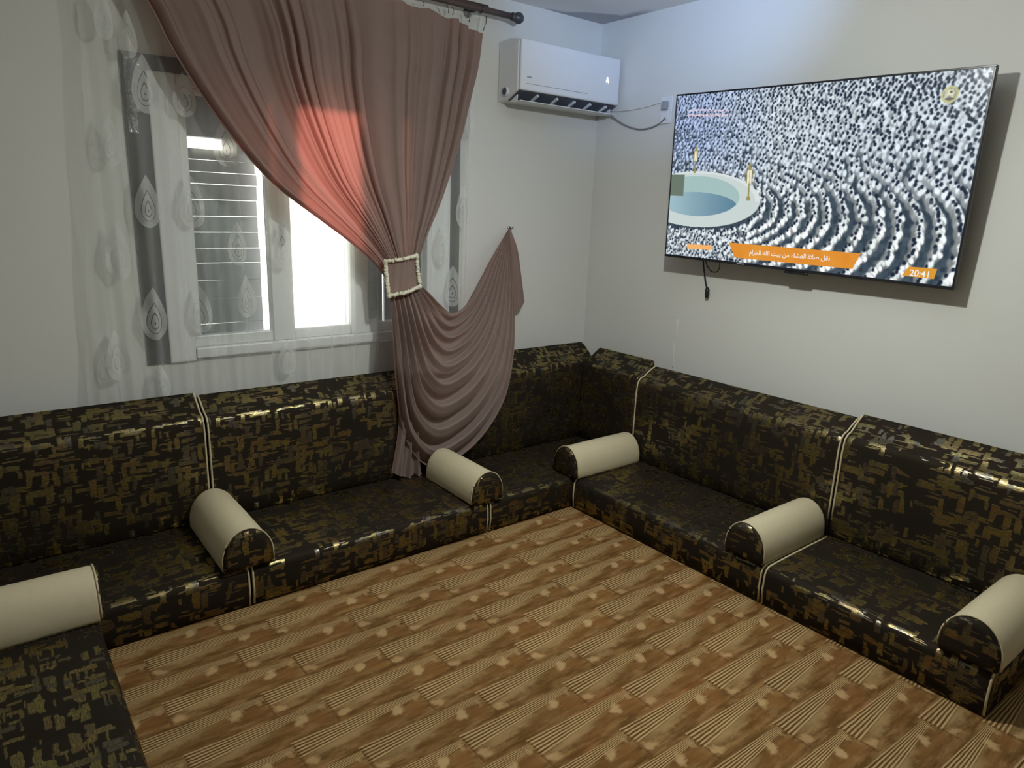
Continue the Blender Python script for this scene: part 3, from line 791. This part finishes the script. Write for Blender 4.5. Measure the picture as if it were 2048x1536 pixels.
CI = (tuv((1400, 455))[1] + tuv((1415, 343))[1]) / 2; HV = (tuv((1400, 455))[1] - tuv((1415, 343))[1]) / 2
r = ru * 1.05
while r < 2.2:
    n = int(2 * PI * r / (0.0185 if r < .5 else 0.020))
    a0 = random.random()
    for j in range(n):
        a = 2 * PI * (j + a0) / n + random.uniform(-.3, .3) / n
        rr_ = r + random.gauss(0, 0.0035 if math.sin(a) < .15 else 0.008)
        X = rr_ * math.cos(a); Y = rr_ * math.sin(a)                      # Y positive is far
        p = 1 / (1 + 0.50 * max(Y, -.9))
        u = cu + X * (0.45 + 0.55 * p); v = CI - Y * p * HV / ru * 1.02
        if -.03 < u < 1.03 and -.03 < v < 1.06 and random.random() > 0.05:
            people.append((v, u, p, a, r))
    r += 0.044 if r < 0.45 else 0.052
for k in range(420):                                                       # loose crowd in the near left corner
    u_, v_ = random.uniform(-.02, .34), random.uniform(.79, 1.03)
    if ((u_ - cu) / ru) ** 2 + ((v_ - CI) / HV) ** 2 > 1.12: people.append((v_, u_, .9, 4.5, .4))
people.sort()
for v, u, p, a, r in people:
    near = float(np.clip((v - 0.42) / 0.35, 0, 1)) * float(np.clip((u - .12) / .3, 0.25, 1))
    sz = (0.0072 + 0.0046 * float(np.clip(u, 0, 1)) + 0.0002 * near) * (0.8 + 0.2 * p)
    b = random.uniform(0.72, 1.0)
    kb = float(np.clip((0.42 - u) / .3, 0, 1)) * float(np.clip((0.6 - v) / .3, 0, 1))
    cool = np.array((214, 226, 234)) * (1 - near) + np.array((238, 246, 246)) * near
    cool = cool * (1 - kb * np.array((.17, .13, 0.0)))
    bx = sz * random.uniform(.8, 1.25)
    splat(u + random.uniform(-.003, .003), v + sz * 1.0 / asp, bx * (1 + .3 * near), sz * 1.35 / asp, cool * (0.78 - .14 * near) * b, 0.85)
    splat(u + bx * random.uniform(.0, .5), v + sz * 0.55 / asp, bx * random.uniform(.55, .85), sz * random.uniform(.8, 1.15) / asp, np.minimum(255, cool * 1.08 * (b * .5 + .5)), 0.95)
    if near > .3 and random.random() < .5:
        splat(u + bx * .8, v + sz * 1.0 / asp, bx * .5, sz * .7 / asp, np.minimum(255, cool * 1.08), 0.9)
    if random.random() < 0.84:
        hd = (22, 32, 50) if random.random() < .8 else (64, 72, 86)
        hs = random.uniform(.34, .5)
        splat(u - bx * random.uniform(-.2, .5), v - sz * random.uniform(.1, .5) / asp, sz * hs, sz * hs * 1.2 / asp, hd, 0.95)
soft = img.copy()
for ax in (0, 1): soft = (np.roll(soft, 1, ax) + 2 * soft + np.roll(soft, -1, ax)) / 4
img = soft * .75 + img * .25
# the round wall in front
du = (UU - cu) / ru; dv = (VV - tuv((1392, 400))[1]) * asp / (ru * 0.47)
vb = tuv((1400, 455))[1]; vt = tuv((1415, 343))[1]; ci = (vb + vt) / 2; hv = (vb - vt) / 2
e_out = du ** 2 + ((VV - ci) / hv) ** 2
tv_ = lambda q: tuv(q)[1]
e_in = ((UU - cu) / (tuv((1480, 392))[0] - cu)) ** 2 + ((VV - tv_((1400, 393))) / (tv_((1400, 433)) - tv_((1400, 393)))) ** 2
left = UU < 0.42
img[(e_out < 1) & left] = (196, 208, 206)
img[(e_out < 1) & (e_out > .86) & (VV < ci) & left] = (212, 220, 219)
inn_ = (e_in < 1) & left
fl = np.clip((tuv((1392, 404))[1] - VV) / 0.1 * 1.0, -1, 1)
img[inn_] = (118, 150, 164)
wallin = inn_ & ((((UU - cu) / (tuv((1476, 400))[0] - cu)) ** 2 + ((VV - tv_((1400, 411))) / (tv_((1400, 437)) - tv_((1400, 411)))) ** 2) > 1) & (VV < tv_((1400, 411)))
img[wallin] = (160, 188, 186)
g1 = inn_ & ~wallin
img[g1] = img[g1] + ((UU[g1] - cu)[:, None] * np.array((-260, -230, -180))) * 0.9 + 12
gate = (UU < tuv((1368, 380))[0]) & (VV > tuv((1350, 350))[1]) & (VV < tuv((1350, 392))[1])
img[gate] = (104, 118, 106)
# lanterns
for (qx, qt, qb, s) in ((1501, 330, 400, 1.0), (1394, 296, 345, 0.75)):
    ut, vt_ = tuv((qx, qt)); ub, vb_ = tuv((qx - 4, qb))
    for k in range(30):
        t = k / 29; u = ut * (1 - t) + ub * t; v = vt_ * (1 - t) + vb_ * t
        wd = (0.006 if t < .12 else 0.0105 if t < .55 else 0.0035 if t < .9 else 0.008) * s
        col = (150, 140, 84) if (t < .15 or t > .55) else (236, 232, 205)
        splat(u, v, wd, 0.006, col, .9)
        if .15 < t < .55:
            splat(u - wd, v, .0018, .006, (134, 120, 60), .9); splat(u + wd, v, .0018, .006, (134, 120, 60), .9); splat(u, v, .0014, .006, (160, 150, 90), .8)
# emblem
ue, ve = tuv((1901, 190))
ringd = np.sqrt(((UU - ue) / 0.020) ** 2 + ((VV - ve) / 0.036) ** 2)
msk = (ringd < 1.1); img[msk] = img[msk] * .35 + np.array((196, 196, 160)) * .65
msk = (ringd < 1.05) & (ringd > .82); img[msk] = img[msk] * .3 + np.array((190, 186, 120)) * .7
for k in range(7): splat(ue - .006 + .002 * k, ve - .010 + .004 * random.random(), .0016, .014, (222, 222, 190), .9)
splat(ue, ve + .018, .012, .006, (92, 90, 70), .9); splat(ue + .002, ve - .012, .004, .006, (80, 84, 60), .9)
# faint captions
for (qx0, qx1, qy, col) in ((1380, 1458, 221, (226, 214, 232)), (1378, 1456, 231, (232, 206, 216))):
    for k in range(46):
        t = k / 45; u, v = tuv((qx0 + (qx1 - qx0) * t, qy + random.uniform(-2, 2)))
        splat(u, v, random.uniform(.0018, .0032), random.uniform(.003, .007), col, .85)
for k in range(46):
    t = k / 45; u, v = tuv((1376 + 48 * t, 493 + 3 * t)); splat(u, v, .004, .0155, (240, 176, 104), .85)
img = np.clip(img, 0, 255)
P = np.zeros((HI + 1, WI + 1, 3))
P[..., 0] = np.linspace(SX0, SX1, WI + 1)[None]; P[..., 1] = -0.0015; P[..., 2] = np.linspace(SZ1, SZ0, HI + 1)[:, None]
pad = np.pad(img, ((0, 1), (0, 1), (0, 0)), 'edge') / 255
linimg = np.where(pad <= .04045, pad / 12.92, ((pad + .055) / 1.055) ** 2.4)
me = grid_mesh('screen', P)
ca = me.color_attributes.new('picture', 'FLOAT_COLOR', 'POINT')
ca.data.foreach_set('color', np.concatenate([linimg, np.ones((HI + 1, WI + 1, 1))], -1).reshape(-1).astype(np.float32))
g = G('lit_screen'); at = g.n('ShaderNodeAttribute', attribute_name='picture')
em = g.n('ShaderNodeEmission', {0: at.outputs['Color'], 1: 1.05})
gl = g.n('ShaderNodeBsdfGlossy', {'Roughness': 0.25, 'Color': (0.02, 0.02, 0.02, 1)})
M_SCREEN = g.done(g.n('ShaderNodeAddShader', {0: em.outputs[0], 1: gl.outputs[0]}).outputs[0])
link('screen', me, M_SCREEN, tv, False)['label'] = 'lit screen showing rows of people in white around a round wall'
# flat graphics on the picture
def flat(name, qs, mat, y, parent=tv):
    bm = bmesh.new(); vs = [bm.verts.new((tvq(q)[0], y, tvq(q)[1])) for q in qs]; bm.faces.new(vs)
    return from_bm(name, bm, mat, parent, recalc=False)
def banner_mat():
    g = G('orange_banner'); vec, x, y, z = g.obj()
    nz = g.noise(vec, 9, 2)
    e = g.n('ShaderNodeEmission', {0: g.mix(nz, lin((222, 128, 34)), lin((238, 166, 70))), 1: 0.95})
    return g.done(e.outputs[0])
M_BAN = banner_mat()
ban = flat('banner', [(1458, 485), (1722, 507), (1705, 538), (1470, 515)], M_BAN, -0.0024)
clk = flat('clock_tag', [(1818, 533), (1875, 538), (1868, 558), (1804, 551)], emit('orange_tag', (*lin((226, 158, 56)), 1), .95), -0.0024)
M_TXT = emit('white_lettering', (0.92, 0.92, 0.90, 1), 0.95)
FORMS = {}
def shape(txt):
    """Arabic letters to their joined forms in visual order"""
    iso = {'ا': (0xFE8D, 2), 'ب': (0xFE8F, 4), 'ت': (0xFE95, 4), 'ة': (0xFE93, 2), 'ح': (0xFEA1, 4), 'ر': (0xFEAD, 2), 'ش': (0xFEB5, 4), 'ص': (0xFEB9, 4), 'ع': (0xFEC9, 4),
           'ق': (0xFED5, 4), 'ل': (0xFEDD, 4), 'م': (0xFEE1, 4), 'ن': (0xFEE5, 4), 'ه': (0xFEE9, 4), 'ي': (0xFEF1, 4), 'ء': (0xFE80, 1)}
    o = []
    for i, ch in enumerate(txt):
        if ch not in iso: o.append(ch); continue
        b, k = iso[ch]
        pj = i > 0 and txt[i - 1] in iso and iso[txt[i - 1]][1] == 4
        nj = k == 4 and i + 1 < len(txt) and txt[i + 1] in iso and iso[txt[i + 1]][1] >= 2
        pj = pj and k >= 2
        if ch == 'ا' and pj and o and txt[i - 1] == 'ل':                  # lam-alef ligature
            p2 = i > 1 and txt[i - 2] in iso and iso[txt[i - 2]][1] == 4
            o[-1] = chr(0xFEFC if p2 else 0xFEFB); continue
        o.append(chr(b + (3 if pj and nj else 2 if nj else 1 if pj else 0)))
    return ''.join(reversed(o))
def text(name, body, q0, q1, mat, y, parent, hscale=1.0):
    """lettering whose baseline runs from pixel q0 to q1"""
    cu_ = bpy.data.curves.new(name, 'FONT'); cu_.body = body; cu_.size = 1.0; cu_.offset = 0.012
    tmp = bpy.data.objects.new(name, cu_); C.objects.link(tmp)
    bpy.context.view_layer.update()
    dg = bpy.context.evaluated_depsgraph_get()
    me = bpy.data.meshes.new_from_object(tmp.evaluated_get(dg))
    bpy.data.objects.remove(tmp); bpy.data.curves.remove(cu_)
    if not me.vertices: return None
    co_ = np.zeros(len(me.vertices) * 3); me.vertices.foreach_get('co', co_); co_ = co_.reshape(-1, 3)
    w_ = co_[:, 0].max() - co_[:, 0].min(); co_[:, 0] -= co_[:, 0].min()
    a = np.array(tvq(q0)); b = np.array(tvq(q1)); d = b - a; L = np.linalg.norm(d); d /= L; n_ = np.array((-d[1], d[0])); s = L / w_
    x = a[0] + co_[:, 0] * s * d[0] + co_[:, 1] * s * hscale * n_[0]; z = a[1] + co_[:, 0] * s * d[1] + co_[:, 1] * s * hscale * n_[1]
    me.vertices.foreach_set('co', np.stack([x, np.full_like(x, y), z], -1).reshape(-1).astype(np.float32)); me.update()
    me.materials.clear()
    return link(name, me, mat, parent, False)
text('banner_lettering', shape('نقل صلاة العشاء من بيت الله الحرام'), (1499, 508), (1660, 521), M_TXT, -0.0030, tv, 1.0)
text('clock_lettering', '20:41', (1819, 551), (1857, 555), M_TXT, -0.0030, tv, 1.0)
# cable with a connector hanging below the television
hc = tag(empty('hanging_cable', (-0.03, -1.00, 1.36)), 'short black cable with a connector dangling below the television', 'cable')
ho = np.array(hc.location)
tube('cord', catmull([(-0.055, -0.985, 1.44), (-0.050, -0.995, 1.36), (-0.035, -1.00, 1.30), (-0.025, -1.010, 1.245), (-0.022, -1.014, 1.235)], 24) - ho, 0.0042, M_BLACK, hc, 8)
tube('connector', np.array([(-0.022, -1.014, 1.238), (-0.021, -1.016, 1.225), (-0.020, -1.017, 1.195), (-0.020, -1.018, 1.178)]) - ho, [0.006, 0.013, 0.013, 0.010], M_BLACK, hc, 10)
tube('cord_loop', catmull([(-0.055, -0.985, 1.43), (-0.045, -1.03, 1.345), (-0.04, -1.075, 1.33), (-0.045, -1.10, 1.36), (-0.055, -1.10, 1.43)], 26) - ho, 0.003, M_BLACK, hc, 6)
pts = catmull([(-0.004, -0.810, 1.020), (-0.004, -0.812, 0.93), (-0.004, -0.800, 0.88), (-0.004, -0.803, 0.80), (-0.004, -0.805, 0.72)], 24)
tag(tube('loose_wire', pts, 0.0028, M_WIRE), 'thin white wire hanging on the wall above the corner sofa', 'wire')

# ------------------------------------------------------------------ pendant bulb that lights the room (above the frame)
pd = tag(empty('pendant_bulb', (LAMP.x, LAMP.y, ZC)), 'bare bulb on a cord hanging from the ceiling above the room', 'lamp')
tube('cord', [(0, 0, 0), (0, 0, LAMP.z + 0.13 - ZC)], 0.004, M_WIRE, pd, 8)
tube('bulb_holder', [(0, 0, LAMP.z + 0.13 - ZC), (0, 0, LAMP.z + 0.06 - ZC)], [0.014, 0.02], M_ACW, pd, 14)
tube('ceiling_rose', [(0, 0, 0), (0, 0, -0.02), (0, 0, -0.03)], [0.045, 0.04, 0.012], M_ACW, pd, 20)
